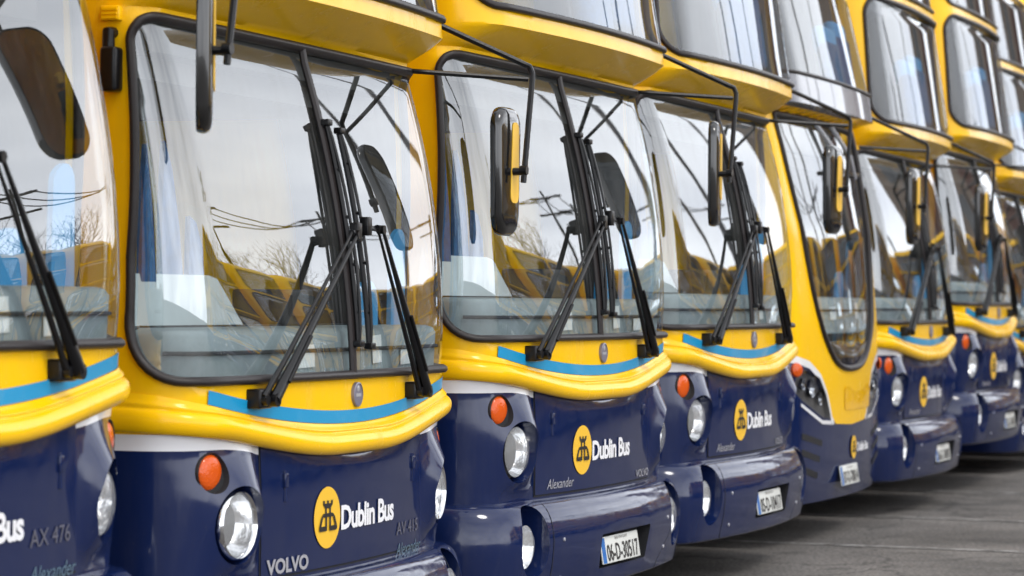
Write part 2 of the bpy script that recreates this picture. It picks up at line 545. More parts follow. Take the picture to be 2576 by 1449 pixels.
def hole_wall(fn, poly, depth, name=None, mb=None, m=0, axis=Vector((0, 1, 0)), shrink=.9, ctr=None):
    a = [fn(*p) for p in poly]
    c = sum(a, Vector()) / len(a)
    b = [c + (v - c) * shrink + axis * depth for v in a]
    n = len(a)
    mb.add(a + b, [(i, (i + 1) % n, n + (i + 1) % n, n + i) for i in range(n)], m)
    mb.add(b, [tuple(range(n))], m)
    return c

def side_shell(mb, lower_w, upper_w, HW, y0, y1, navy_to, white_to, m_navy, m_white, m_yel):
    for sg in (-1, 1):
        zg = [.3, navy_to, white_to, 1.8, 2.6, 3.2, 4.1, 4.47, 4.56, 4.4]
        outline = dens([(y0, .3), (y1, .3), (y1, 4.42), (y0, 4.42)], .6)
        lines = [[(y0, navy_to), (y1, navy_to)], [(y0, white_to), (y1, white_to)]]
        V, Fc = cdt(outline, [rpoly(w, .06, 4) for w in lower_w + upper_w], None, None, lines)
        v3 = [(sg * 1.25, a, b) for a, b in V]
        for mi, cond in ((m_navy, lambda z: z < navy_to), (m_white, lambda z: navy_to <= z < white_to), (m_yel, lambda z: z >= white_to)):
            fs = [f for f in Fc if cond(sum(V[i][1] for i in f) / 3)]
            mb.add(v3, [f if sg > 0 else f[::-1] for f in fs], mi)
        zz = [4.42, 4.50, 4.58, 4.63, 4.68, 4.71, 4.74]
        vs = []
        for z in zz: vs += [(sg * lerp(HW, z), y0, z), (sg * lerp(HW, z), y1, z)]
        mb.add(vs, [(2 * i, 2 * i + 1, 2 * i + 3, 2 * i + 2) for i in range(len(zz) - 1)], m_yel)
    mb.add([(-.8, .94, 4.74), (.8, .94, 4.74), (.8, y1, 4.74), (-.8, y1, 4.74)], [(0, 1, 2, 3)], m_yel)
    mb.add([(-1.25, y1, .3), (1.25, y1, .3), (1.25, y1, 4.42), (-1.25, y1, 4.42)], [(0, 1, 2, 3)], m_yel)
    mb.add([(-1.25, y1, 4.42), (1.25, y1, 4.42), (.8, y1, 4.74), (-.8, y1, 4.74)], [(0, 1, 2, 3)], m_yel)

def seat_mesh(name, parent, loc, wide=.43, short=False):
    mb = MB()
    w = wide / 2
    if not short: mb.box((-w, -.22, .34), (w, .20, .46), 0, .04)
    rot = Matrix.Rotation(R(-9), 3, 'X')
    mb.box((-w, .14, .54 if short else .42), (w, .24, 1.00), 0, .045, rot)
    mb.box((-w * .97, .19, .90), (w * .97, .30, 1.10), 1, .05, rot)
    if not short: mb.box((-.03, .04, 0), (.03, .14, .36), 2)
    mb.box((-w, .235, .56 if short else .45), (w, .262, .92), 2, .01, rot)
    o = mb.build(name, ['seat', 'seat_top', 'dash_dark'], parent, loc=loc)
    return o

def wheel(parent, x, y):
    sg = 1 if x > 0 else -1
    mb = MB()
    mb.lathe([(.30, -.13), (.44, -.13), (.48, -.09), (.485, 0), (.48, .09), (.44, .13), (.30, .13)], (x, y, .485), (sg, 0, 0), n=36)
    w = mb.build('wheel', 'tyre', parent)
    mb = MB()
    mb.lathe([(.30, .10), (.27, .04), (.18, .03), (.13, .09), (.0, .10)], (x, y, .485), (sg, 0, 0), n=30)
    mb.build('wheel_hub', 'hub', w)

def interior(root, fn, full=True):
    """cab and saloon seen through the glass"""
    # dashboard follows the inside of the glass
    ss = frange(-1.42, 1.42, .05)
    rows = [(-.035, 1.33), (-.035, 1.44), (-.035, 1.535), (-.05, 1.555), (-.08, 1.562)]
    vs = []; fs = []; mi = []
    for o, z in rows: vs += [fn(s, z, o) for s in ss]
    vs += [Vector((max(-1.2, min(1.2, fn(s, 1.56, -.08).x * .97)), .80, 1.562)) for s in ss]
    vs += [Vector((max(-1.2, min(1.2, fn(s, 1.56, -.08).x * .97)), .83, .9)) for s in ss]
    n = len(ss)
    for i in range(6):
        for k in range(n - 1):
            fs.append((i * n + k, i * n + k + 1, (i + 1) * n + k + 1, (i + 1) * n + k)); mi.append(1 if i == 5 else 0)
    d = link('dashboard', vs, fs, ['dash', 'dash_dark'], root, mi)
    mb = MB()   # instrument cowl, slanted at its right-hand end
    P = [(-1.17, 1.566), (-.13, 1.566), (-.27, 1.735), (-.34, 1.748), (-1.17, 1.748)]
    y0, y1 = .40, .62
    m = len(P)
    mb.add([(a, y0 + (b - 1.56) * .25, b) for a, b in P] + [(a, y1, b) for a, b in P],
           [tuple(range(m))] + [(i, m + i, m + (i + 1) % m, (i + 1) % m) for i in range(m)])
    mb.build('instrument_cowl', 'cowl', d)
    mb = MB(); mb.box((.02, .30, 1.562), (.30, .52, 1.70), 0, .012); mb.box((.06, .285, 1.60), (.26, .302, 1.68), 0)
    mb.build('ticket_machine', 'dash_dark', d)
    for k, (sx, w_, z0, z1) in enumerate(((-.42, .15, 1.415, 1.50), (.30, .10, 1.42, 1.53), (.62, .13, 1.41, 1.47))):
        vs = [fn(sx + a * w_, z0 + (z1 - z0) * b_, -.029) for a, b_ in ((0, 0), (1, .04), (1.02, 1), (.02, .96))]
        link('paper_sheet', vs, [(0, 1, 2, 3)], 'paper', d, smooth=False)
    mb = MB(); mb.tube([fn(s_, 1.478, -.026) for s_ in frange(-1.3, 1.3, .1)], .007, n=6)
    mb.build('dash_seam', 'dash_dark', d)
    mb = MB()
    mb.box((-1.1, .315, 1.5625), (1.0, .345, 1.569), 0)
    mb.build('demister_vent', 'dash_dark', d)
    # steering wheel
    mb = MB()
    ax = Vector((0, .35, .94)).normalized(); c = Vector((-.62, .98, 1.44))
    e1 = Vector((1, 0, 0)); e2 = ax.cross(e1)
    mb.tube([c + (e1 * math.cos(t) + e2 * math.sin(t)) * .24 for t in [2 * math.pi * k / 40 for k in range(40)]], .016, closed=True)
    mb.tube([c - e1 * .23, c + e1 * .23], .014); mb.tube([c, c - ax * .5], .04)
    mb.build('steering_wheel', 'black', root)
    # cab partition and its clear screen
    mb = MB()
    mb.box((-.16, 1.35, .40), (-.12, 1.9, 1.50), 0, .01); mb.box((-1.2, 1.86, .4), (-.12, 1.90, 2.42), 0, .01)
    mb.build('cab_partition', 'trim', root)
    P = rpoly([(.52, 1.57), (1.86, 1.57), (1.86, 2.02), (.52, 2.02)], [0, 0, 0, .14], 8)
    n = len(P)
    link('cab_screen', [(-.14, a, b) for a, b in P], [tuple(range(n))], 'screen', root, smooth=False)
    # decks and linings
    mb = MB()
    mb.box((-1.2, .9, .40), (1.2, 10.3, .44), 0)
    mb.box((-1.2, .42, 2.42), (1.2, 10.3, 2.52), 1)
    mb.box((-1.1, .31, 2.50), (1.1, .43, 2.66), 2)
    mb.box((-1.12, .85, 4.60), (1.12, 10.3, 4.62), 1)
    mb.box((-1.235, 2.0, .44), (-1.215, 10.3, 1.42), 1); mb.box((1.215, 2.0, .44), (1.235, 10.3, 1.42), 1)
    mb.box((-1.235, 2.0, 2.45), (-1.215, 10.3, 2.95), 1); mb.box((1.215, 2.0, 2.45), (1.235, 10.3, 2.95), 1)
    mb.build('interior_lining', ['floor_in', 'lining', 'lining'], root, smooth=False)
    H2 = [inset(WS, -.02) if fn is F1 else OVAL_HOLE]
    H2 += [inset(UW, -.02), inset(DW, -.02)] if fn is F1 else [OVAL_UP]
    for za, zb, hh in ((.45, 2.595, H2[:1]), (2.80, 4.58, H2[1:])):
        if fn is F1 or za < 1: hh = [[(p, min(q, zb - .002)) for p, q in h] for h in hh] if za < 1 else hh
        v, f, _ = patch(lambda a, b: fn(a, b, -.035), dens([(-1.86, za), (1.86, za), (1.86, zb), (-1.86, zb)], .15), hh, res=.12)
        link('front_lining', v, f, 'lining', root)
    # handrails
    for p in ([(-.1, 1.95, .44), (-.1, 1.95, 2.42)], [(.35, 2.4, .44), (.35, 2.4, 2.42)], [(-.35, 3.3, .44), (-.35, 3.3, 2.42)]):
        mb = MB(); mb.tube(p, .017)
        mb.build('handrail', 'rail', root)
    for nm, mat, y, P in (('blue_panel', 'seat_top', .26, rpoly([(.62, 1.2), (.88, 1.2), (.86, 1.76), (.66, 1.72)], [.02, .02, .09, .05], 5)),  # added blue panels just behind the nearside glass
                          ('blue_panel', 'seat_top', .27, rpoly([(1.02, 1.2), (1.19, 1.2), (1.19, 2.0), (1.05, 1.92)], [.02, .02, .06, .06], 5)),
                          ('blue_reflection', 'seat', .44, [(-.90, 1.70), (-.78, 1.70), (-.81, 1.95), (-.865, 2.20), (-.895, 2.0)]),  # added blue shapes imitating reflections in the windscreen
                          ('blue_reflection', 'seat', .45, [(-.72, 1.70), (-.54, 1.70), (-.58, 1.92), (-.64, 2.12), (-.70, 2.22), (-.72, 2.0)]),
                          ('blue_reflection', 'seat', .46, [(-.48, 1.68), (-.34, 1.68), (-.36, 1.84), (-.42, 1.94), (-.47, 1.96)])):
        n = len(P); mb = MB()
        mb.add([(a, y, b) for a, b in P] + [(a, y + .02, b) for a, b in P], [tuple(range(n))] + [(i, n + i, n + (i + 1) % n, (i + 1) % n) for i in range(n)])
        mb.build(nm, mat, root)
    # driver's seat, saloon and upper deck seats
    s0 = seat_mesh('driver_seat', root, (-.22, .80, 1.06), .46)
    ps = seat_mesh('passenger_seat', root, (-.93, 1.35, 2.40))
    fs_ = seat_mesh('front_seat', root, (1.00, .13, 2.36), .36, True)
    c = fs_.copy(); COL.objects.link(c); c.parent = root; c.location = (.58, .10, 2.29)
    spots = [(x, y, 2.40) for y in (1.35, 2.2) for x in (-.93, -.48, .48, .93)][1:]
    spots += [(x, y, .44) for y in (3.4, 4.3) for x in (-.93, -.48, .48, .93)] + [(.93, 2.2, .56), (.93, 1.5, .56)]
    for p in spots:
        c = ps.copy(); COL.objects.link(c); c.parent = root; c.location = p

def headlight(root, fn, sg, sx=.965, z=.893, r=.109, out=6):
    c = fn(sg * sx, z, .0) + Vector((0, -.022, 0))
    ax = Vector((sg * math.sin(R(out)), -math.cos(R(out)), 0))
    mb = MB()
    mb.lathe([(r, .0), (r * .93, -.03), (r * .75, -.065), (r * .45, -.088), (.02, -.095), (.0, -.095)], c, ax, 0)
    mb.lathe([(.014, -.09), (.014, -.055), (0, -.05)], c, ax, 1, n=16)
    h = mb.build('headlight', ['reflector', 'chrome'], root, sharp=70)
    mb = MB()
    mb.lathe([(r, .002), (r * .9, .016), (r * .6, .030), (r * .3, .036), (0, .038)], c, ax, 0)
    mb.build('lens', 'fluted', h, sharp=80)
    mb = MB()
    mb.lathe([(r + .010, -.05), (r + .013, -.01), (r + .012, .012), (r + .005, .020), (r - .004, .012), (r - .006, .003)], c, ax, 0, n=40)
    mb.build('bezel', 'chrome', h, sharp=80)
    return h, c, ax

def bumper_map(t):
    """profile parameter -> (z, offset)"""
    if t > .655:
        u = min(1, (t - .655) / .085)
        return .668 + .006 * u, .028 * (1 - u)
    if t > .50:
        u = (t - .50) / .155
        return .50 + .168 * math.sin(u * math.pi / 2), .028 + .090 * math.cos(u * math.pi / 2)
    if t < .27:
        u = (.27 - t) / .10
        return .27 - .02 * math.sin(min(1, u) * math.pi / 2), .085 * (1 - u * u * .9)
    u = (t - .27) / .23
    return t, .085 + .033 * math.sin(math.pi / 2 * u)
def bump_fn(fn):
    def g(s, t, e=0.0):
        z, o = bumper_map(t)
        k = 1 - .62 * sm(1.0, 1.75, abs(s))
        return fn(s, z, o * k + e)
    return g

def wiper(root, fn, sg, piv, tip, bs, bz0, bz1):
    """pantograph wiper: pivot block, two rods, head bracket; blade as its own part"""
    P = fn(piv[0], piv[1], .05); T = fn(tip[0], tip[1], .075)
    mb = MB()
    b0 = fn(piv[0], piv[1], .0)
    mb.box((b0.x - .075, b0.y - .05, b0.z - .030), (b0.x + .03, b0.y + .02, b0.z + .038), 0, .008)
    mb.tube([b0 + Vector((0, -.02, 0)), P + Vector((0, -.035, 0))], .024, n=12)
    mb.tube([b0 + Vector((-.05, -.02, -.0)), P + Vector((-.05, -.02, 0))], .018, n=12)
    d = (T - P).normalized()
    up = P + d * .20
    mb.tube([P + Vector((0, -.02, 0)), up + Vector((0, -.02, 0)), T + Vector((0, -.012, 0))], [.027, .021, .008], n=10, flat=.75)
    q = Vector((-.055, 0, .01))
    mb.tube([P + q + Vector((0, -.005, 0)), up + q * .8 + Vector((0, -.005, 0)), T + q * .6 + Vector((0, -.003, 0))], [.014, .012, .006], n=8, flat=.75)
    mb.tube([P + d * .1 + Vector((.0, -.04, 0)), P + d * .36 + Vector((0, -.035, 0))], .007, n=6)
    B = fn(bs, tip[1] + .01, .06)
    mb.tube([T + q * .6, T, B], [.013, .015, .012], n=8)
    mb.box((B.x - .022, B.y - .025, B.z - .035), (B.x + .022, B.y + .012, B.z + .035), 0, .006)
    mb.tube([T + Vector((0, -.02, 0)), T + Vector((0, .01, 0))], .017, n=10)
    w = mb.build('wiper', 'black', root)
    mb = MB()
    zs = frange(bz0, bz1, .06)
    line = [fn(bs, z, .030) for z in zs]
    mb.tube(line, .008, n=6, flat=1.5)                                   # rubber and its flexor
    bow = [fn(bs, z, .036 + .016 * math.sin(math.pi * (z - bz0) / (bz1 - bz0)) ** .6) for z in zs]
    mb.tube(bow, .0065, n=6)
    for k in (2, 5, 8, 11):
        if k < len(zs): mb.tube([line[k], bow[k]], .007, n=6)
    for e in (0, -1): mb.box(tuple(line[e] - Vector((.022, .02, .012))), tuple(line[e] + Vector((.022, .012, .012))), 0, .004)
    mb.build('wiper_blade', 'black', w)
    return w

MIR_C = (1.32, -.12, 2.20)
def wing_mirror(root):
    # arm (the part) with the head as a sub-part
    mb = MB()
    bend = [(1.20, .16, 2.815), (1.395, -.165, 2.655), (1.412, -.192, 2.642), (1.418, -.203, 2.615), (1.416, -.203, 2.58), (1.325, -.20, 2.155)]
    mb.tube(bend, .0125, n=8)
    mb.tube([(1.12, .22, 2.607), (1.40, -.19, 2.588)], .0105, n=8)
    mb.tube([(1.33, -.20, 2.20), (1.32, -.13, 2.20)], .016, n=8)
    mb.tube([(1.33, -.215, 2.205), (1.33, -.185, 2.205)], .02, n=10)
    arm = mb.build('mirror_arm', 'black', root)
    # head in its own coordinates: glass looks along +y
    P = rpoly([(-.122, -.262), (.122, -.262), (.122, .262), (-.122, .262)], .082, 10)
    P = [(a * (1 - .16 * (b < 0) * abs(b) / .262), b) for a, b in P]
    n = len(P)
    vs = []; fs = []
    for sc, y in ((1.0, .020), (1.03, .010), (1.03, -.006), (.985, -.018), (.93, -.025), (.80, -.030), (.3, -.033)):
        vs += [(a * sc, y, b * (.5 + .5 * sc)) for a, b in P]
    for i in range(6):
        for k in range(n): fs.append((i * n + k, i * n + (k + 1) % n, (i + 1) * n + (k + 1) % n, (i + 1) * n + k))
    fs.append(tuple(6 * n + k for k in range(n)))
    head = link('wing_mirror', vs, fs, 'gloss_black', root, loc=MIR_C, sharp=50)
    vs = [(a * .94, .018, b * .97) for a, b in P]
    vs2 = [(a * .45, .0195, b * .6) for a, b in P]
    link('mirror_glass', vs + vs2 + [(0, .020, 0)], [(i, n + i, n + (i + 1) % n, (i + 1) % n) for i in range(n)] + [(n + i, 2 * n, n + (i + 1) % n) for i in range(n)], 'mirror', head)
    pv = rpoly([(-.020, -.13), (.070, -.13), (.066, .205), (.0, .205)], .03, 5)
    m_ = len(pv)
    st = link('painted_reflection', [(a, -.036, b) for a, b in pv] + [(a, -.030, b) for a, b in pv], [tuple(range(m_))] + [(i, (i + 1) % m_, m_ + (i + 1) % m_, m_ + i) for i in range(m_)], 'logo_yellow', head, smooth=False)  # soft yellow reflection, painted on the back of the head as a pill
    return head

def logo(root, fn, s, z, r=.112):
    v, f, _ = patch(lambda a, b: fn(a, b, .0095), ell(s, z, r, r * 1.0, 48), res=.05)
    L = link('bus_logo', v, f, 'logo_yellow', root)
    sh = []
    for x in (-.30, 0, .30): sh.append([(x - .055, .40), (x + .055, .40), (x + .075, .57), (x - .0, .54), (x - .075, .57)])
    sh.append([(-.36, .42), (-.2, .30), (.2, .30), (.36, .42), (.30, .46), (-.30, .46)])
    sh += [[(-.21, .31), (-.21, .10), (-.10, .10), (-.10, .31)], [(.10, .31), (.10, .10), (.21, .10), (.21, .31)]]
    sh.append([(-.40, .12), (-.50, .02), (.50, .02), (.40, .12), (.3, .145), (-.3, .145)])
    for g in (-1, 1):
        sh.append([(g * .50, .04), (g * .66, -.28), (g * .53, -.28), (g * .37, .04)])
        sh.append([(g * .20, .04), (g * .20, -.30), (g * .09, -.30), (g * .09, .04)])
        sh.append([(g * .66, -.27), (g * .67, -.38), (g * .60, -.43), (g * .12, -.43), (g * .09, -.40), (g * .09, -.27)])
    vs = []; fs = []
    for k, p in enumerate(sh):
        b = len(vs)
        vs += [fn(s + a * r, z + c * r, .0112 + .00025 * k) for a, c in p]
        fs.append(tuple(range(b, b + len(p))))
    link('castle_emblem', vs, fs, 'ink', L, smooth=False)
    return L

PLATE_AT = (0.0, .412)
def number_plate(root, fn, chars, s=.0, z=.412, w=.52, h=.122, y=None):
    c = fn(s, z, 0) + Vector((0, -.104, 0))
    mb = MB()
    mb.box((c.x - w / 2, c.y - .004, c.z - h / 2), (c.x + w / 2, c.y + .004, c.z + h / 2), 0, .003)
    mb.box((c.x - w / 2 + .004, c.y - .0055, c.z - h / 2 + .004), (c.x - w / 2 + .05, c.y - .003, c.z + h / 2 - .004), 1)
    TB = lambda v: (v[0], v[1] + (v[2] - c.z + h / 2) * .16, v[2])
    mb.v = [TB(v) for v in mb.v]
    p = mb.build('number_plate', ['plate', 'plate_blue'], root)
    v, f = text_mesh(chars, w - .09, .078, .012)
    link('registration', [TB((c.x - w / 2 + .066 + a, c.y - .0065, c.z - .050 + b)) for a, b in v], f, 'ink', p, smooth=False)
    v, f = text_mesh('BAILE ATHA CLIATH', .17, .013, .0)
    link('county_name', [TB((c.x - .07 + a, c.y - .0065, c.z + .042 + b)) for a, b in v], f, 'ink', p, smooth=False)
    return p

SIDE_LOW = [[(y, 1.42), (y + 1.45, 1.42), (y + 1.45, 2.28), (y, 2.28)] for y in (2.2, 3.8, 5.4, 7.0, 8.6)]
SIDE_UP = [[(y, 2.92), (y + 1.45, 2.92), (y + 1.45, 3.72), (y, 3.72)] for y in (2.2, 3.8, 5.4, 7.0, 8.6)]

def build_common(root, HW):
    # glass of the sides, wheels, chassis
    first = None
    for sg in (-1, 1):
        for w in SIDE_LOW + SIDE_UP:
            (y0, z0), (y1, _), (_, z1), _ = w
            if first is None:
                mb = MB(); mb.add([(0, -.725, 0), (0, .725, 0), (0, .725, 1), (0, -.725, 1)], [(0, 1, 2, 3)])
                first = mb.build('side_window', 'glass_side', root, smooth=False); o = first
            else:
                o = first.copy(); COL.objects.link(o); o.parent = root
            o.location = (sg * 1.244, (y0 + y1) / 2, z0); o.scale = (1, 1, z1 - z0)
    for x, y in ((-1.05, 2.75), (1.05, 2.75), (-1.05, 8.2), (1.05, 8.2)): wheel(root, x, y)
    mb = MB()
    mb.box((-1.18, .35, .29), (1.18, 10.2, .36), 0)
    mb.box((-.5, .5, .22), (.5, 2.4, .30), 0); mb.box((-.9, 3.6, .2), (.9, 7.2, .3), 0)
    mb.build('chassis', 'chassis', root, smooth=False)

def build_bus():
    root = empty('double_decker_bus')
    fn = F1
    # ---- body shell
    holes = [WS, UW, DW] + [hl_hole(g) for g in (-1, 1)] + [ind_hole(g) for g in (-1, 1)]
    zg = [.30, .42, .54, .62, .66] + frange(.70, 1.24, .03) + [1.28, 1.33, 1.37] + frange(1.45, 2.5, .06) + [2.55, 2.58, 2.605, 2.640, 2.655, 2.675, 2.70, 2.72, 2.735, 2.745, 2.77, 2.80] + frange(2.85, 3.7, .12) + [3.74, 3.77, 3.85, 3.95, 4.05, 4.12, 4.42, 4.48, 4.54, 4.58, 4.62, 4.65, 4.68, 4.70, 4.72]
    sgd = frange(-1.8, 1.8, .04)
    sl = frange(-1.9, 1.9, .05)
    wl = lambda s: 1.03 + .122 * sm(.2, 1.05, abs(s))
    wtop = lambda s: min(mous_low(s) + .006, 1.207) if abs(s) < 1.1 else 1.207
    outline = dens([(-1.9, .28), (1.9, .28), (1.9, 4.74), (-1.9, 4.74)], .1)
    lines = [[(s, wtop(s)) for s in sl], [(s, wl(s)) for s in sl], [(s, 2.735) for s in sl], [(s, 2.640) for s in sl]]
    def S(s, z): return fn(s, z, pod(s, z))
    v, f, V2 = patch(S, outline, holes, sg=sgd, zg=zg, lines=lines, avoid=[wl, wtop])
    mi = []
    tw = [(s, wl(s)) for s in sl]; tm = [(s, wtop(s)) for s in sl]
    for t in f:
        s = sum(V2[i][0] for i in t) / 3; z = sum(V2[i][1] for i in t) / 3
        mi.append(1 if z < lerp(tw, s) else (2 if z < lerp(tm, s) else 0))
    mb = MB()
    mb.v = [tuple(p) for p in v]; mb.f = list(f); mb.mi = mi
    side_shell(mb, SIDE_LOW, SIDE_UP, fn.HW, 2.0, 10.4, 1.15, 1.225, 1, 2, 0)
    for g in (-1, 1):
        hole_wall(lambda a, b: S(a, b), hl_hole(g), .10, mb=mb, m=1, shrink=.96)
        hole_wall(lambda a, b: S(a, b), ind_hole(g), .02, mb=mb, m=3, shrink=.97)
    mb.build('body', ['yellow', 'navy', 'white', 'dark'], root, sharp=45)
    # ---- rolled yellow moulding under the windscreen
    ss = frange(-1.72, 1.72, .035)
    vs = []; fs = []
    K = 22
    for s in ss:
        z0 = mous_low(s) - .006; z1 = stripe_top(s) - .050
        k_ = 1 - .72 * sm(1.0, 1.5, abs(s)); h = (z1 - z0)
        rv = min(.040, h * .38)
        sec = [(z0 + .012, -.004), (z0 + .001, .018 * k_)]
        for j in range(14):
            p = R(-80 + 160 * j / 13)
            sec.append((z0 + rv + rv * math.sin(p), (.018 + .038 * math.cos(p)) * k_))
        zt, ot = sec[-1]
        for j in range(1, 8):
            u = j / 7
            sec.append((zt + (z1 - zt) * u, (ot * (1 - u) ** .9 + .004 * u) + .009 * math.exp(-((u - .35) / .16) ** 2) * k_))
        K = len(sec) - 1
        for z, o in sec: vs.append(fn(s, z, o + .003))
    for i in range(len(ss) - 1):
        for k in range(K): fs.append((i * (K + 1) + k, (i + 1) * (K + 1) + k, (i + 1) * (K + 1) + k + 1, i * (K + 1) + k + 1))
    link('front_moulding', vs, fs, 'yellow', root, sharp=60)
    # ---- blue stripe
    ss = frange(-1.125, 1.125, .04)
    vs = [fn(s, stripe_top(s) - .047, .0055) for s in ss] + [fn(s, stripe_top(s), .0055) for s in ss]
    n = len(ss)
    link('blue_stripe', vs, [(i, i + 1, n + i + 1, n + i) for i in range(n - 1)], 'cyan', root)
    # ---- hinged front panel with its shut lines
    top = [(s, mous_low(s) + .01) for s in frange(.80, -.775, .05)]
    v, f, _ = patch(lambda a, b: fn(a, b, .0025), [(-.775, .685), (.80, .685)] + top, res=.08)
    gap = link('panel_gap', v, f, 'dark', root)
    top = [(s, mous_low(s) + .01) for s in frange(.792, -.767, .05)]
    v, f, _ = patch(lambda a, b: fn(a, b, .0055 + .0), [(-.767, .693), (.792, .693)] + top, res=.06)
    fp = link('front_panel', v, f, 'navy', root)
    for sx in (-.60, .66):
        mb = MB(); a = fn(sx, .95, .006); b = fn(sx, 1.06, .006)
        mb.tube([a, b], .008, n=8); mb.box((a.x - .014, a.y - .008, 1.0), (a.x + .014, a.y + .004, 1.05), 0, .003)
        mb.build('hinge', 'navy', fp)
    # ---- windscreen
    gl = inset(WS, .008)
    v, f, _ = patch(lambda a, b: fn(a, b, -.004), gl, res=.05)
    w = link('windscreen', v, f, 'glass', root, sharp=80)
    ring_tube(fn, WS, .0225, .004, 'windscreen_seal', 'rubber', w, flat=.75)
    mb = MB()
    zs = frange(1.39, 2.60, .05)
    mb.tube([fn(0, z, .008) for z in zs], .020, n=8, flat=.7)
    mb.build('windscreen_pillar', 'rubber', w)
    # ---- upper front window, destination window
    v, f, _ = patch(lambda a, b: fn(a, b, -.004), inset(UW, .006), res=.06)
    w = link('upper_window', v, f, 'glass_up', root, sharp=80)
    ring_tube(fn, UW, .020, .003, 'window_seal', 'rubber', w, flat=.8)
    v, f, _ = patch(lambda a, b: fn(a, b, -.004), inset(DW, .006), res=.06)
    w = link('destination_window', v, f, 'glass_up', root, sharp=80)
    ring_tube(fn, DW, .016, .003, 'window_seal', 'rubber', w, flat=.8)
    mb = MB(); mb.box((-1.0, .60, 3.78), (1.0, .75, 4.24), 0, .01)
    mb.build('destination_display', 'dash_dark', root)
    # ---- lamps
    for g in (-1, 1):
        headlight(root, fn, g)
        c = fn(g * 1.085, 1.075, -.004)
        a2 = (fn(g * 1.10, 1.075, .1) - fn(g * 1.10, 1.075, 0)).normalized()
        mb = MB(); mb.lathe([(.062, .0), (.061, .006), (.053, .012), (.036, .017), (.016, .0195), (0, .020)], c, a2, 0, n=32)
        il = mb.build('indicator_light', 'amber', root, sharp=80)
        mb = MB(); mb.lathe([(.062, .006), (.068, .012), (.074, .004), (.075, -.01)], c, a2, 0, n=32)
        mb.build('lamp_seal', 'rubber', il)
    # ---- bumper
    B = bump_fn(fn)
    fogs = [[(g * a, b) for a, b in ell(.955, .485, .120, .142, 40)] for g in (-1, 1)]
    rec = rpoly([(-.285, .335), (.36, .335), (.40, .492), (-.285, .492)], .012, 3)
    ol = dens([(-1.75, .17), (1.75, .17), (1.75, .74), (-1.75, .74)], .06)
    v, f, _ = patch(B, ol, fogs + [rec], sg=frange(-1.7, 1.7, .045), zg=[.19, .21, .23, .25, .27, .30, .34, .40, .46, .50, .53, .56, .58, .60, .62, .635, .645, .655, .67, .69, .71])
    mb = MB(); mb.v = [tuple(p) for p in v]; mb.f = list(f); mb.mi = [0] * len(f)
    for h in fogs: hole_wall(B, h, .13, mb=mb, m=0, shrink=.97)
    a = [B(*p) for p in rec]
    b = [Vector((p.x, max(q.y for q in a) + .05, p.z)) for p in a]
    n = len(a)
    mb.add(a + b, [(i, (i + 1) % n, n + (i + 1) % n, n + i) for i in range(n)], 1)
    mb.add(b, [tuple(range(n))], 1)
    bp = mb.build('bumper', ['navy', 'dark'], root, sharp=50)
    for pts in ([(-.80, t) for t in frange(.24, .71, .03)], [(.60 + .28 * (sm(.26, .50, t)), t) for t in frange(.24, .71, .03)]):
        vs = [B(s - .003, t, .0015) for s, t in pts] + [B(s + .003, t, .0015) for s, t in pts]; n = len(pts)
        link('bumper_joint', vs, [(i, n + i, n + i + 1, i + 1) for i in range(n - 1)], 'dark', bp)
    for s, t in ((-.70, .50), (-.70, .33), (.74, .5), (.70, .36)):
        mb = MB(); c = B(s, t, .0); mb.lathe([(.009, 0), (.008, .004), (0, .005)], c, (0, -1, 0), 0, n=12)
        mb.build('bolt', 'silver', bp)
    for g in (-1, 1):
        c = B(g * .985, .485, 0) + Vector((0, .04, 0)); ax = Vector((g * .05, -1, 0)).normalized(); r = .094
        mb = MB()
        mb.lathe([(r, 0), (r * .9, -.025), (r * .6, -.055), (.02, -.066), (0, -.066)], c, ax, 0)
        fl = mb.build('fog_light', 'reflector', root, sharp=70)
        mb = MB(); mb.lathe([(r, .001), (r * .8, .014), (r * .4, .022), (0, .024)], c, ax, 0)
        mb.build('lens', 'fluted', fl, sharp=80)
    # ---- badge
    mb = MB(); c = fn(.035, 1.310, .0); 
    mb.lathe([(.046, 0), (.046, .012), (.041, .014), (.041, .011), (0, .011)], c, (0, -1, 0), 0, n=32)
    bd = mb.build('badge', 'badge', root)
    mb = MB(); mb.box((c.x - .024, c.y - .0125, c.z - .008), (c.x + .024, c.y - .0105, c.z + .004)); mb.lathe([(.012, .0112), (.009, .0125), (0, .0125)], c + Vector((0, 0, .022)), (0, -1, 0), 0, n=14)
    mb.build('badge_motif', 'silver', bd)
    # ---- wipers
    wiper(root, fn, -1, (-.80, 1.315), (-.03, 1.905), .005, 1.50, 2.325)
    wiper(root, fn, 1, (.66, 1.305), (.235, 1.93), .115, 1.49, 2.30)
    # ---- mirrors
    wing_mirror(root)
    interior(root, fn)
    build_common(root, fn.HW)
    return root

def children(o): return [c for c in bpy.data.objects if c.parent == o]
def copy_tree(o, parent=None, skip=()):
    c = o.copy(); COL.objects.link(c)
    if parent: c.parent = parent
    for ch in children(o):
        if ch.name.split('.')[0] in skip: continue
        copy_tree(ch, c, skip)
    return c

def pillar_fittings(root):
    mb = MB()     # folded offside mirror on the side pillar and its bracket
    mb.box((-1.32, .335, 2.35), (-1.255, .395, 2.50), 0, .012); mb.tube([(-1.24, .38, 2.55), (-1.28, .38, 2.55), (-1.28, .38, 2.48)], .022, n=10)
    mb.build('side_mirror', 'black', root)
    mb = MB()
    mb.box((-1.275, .345, 2.59), (-1.245, .415, 2.64), 0, .005)
    for k in range(3): mb.box((-1.281, .352, 2.596 + .014 * k), (-1.272, .408, 2.603 + .014 * k), 0)
    mb.build('marker_lamp', 'yellow', root)

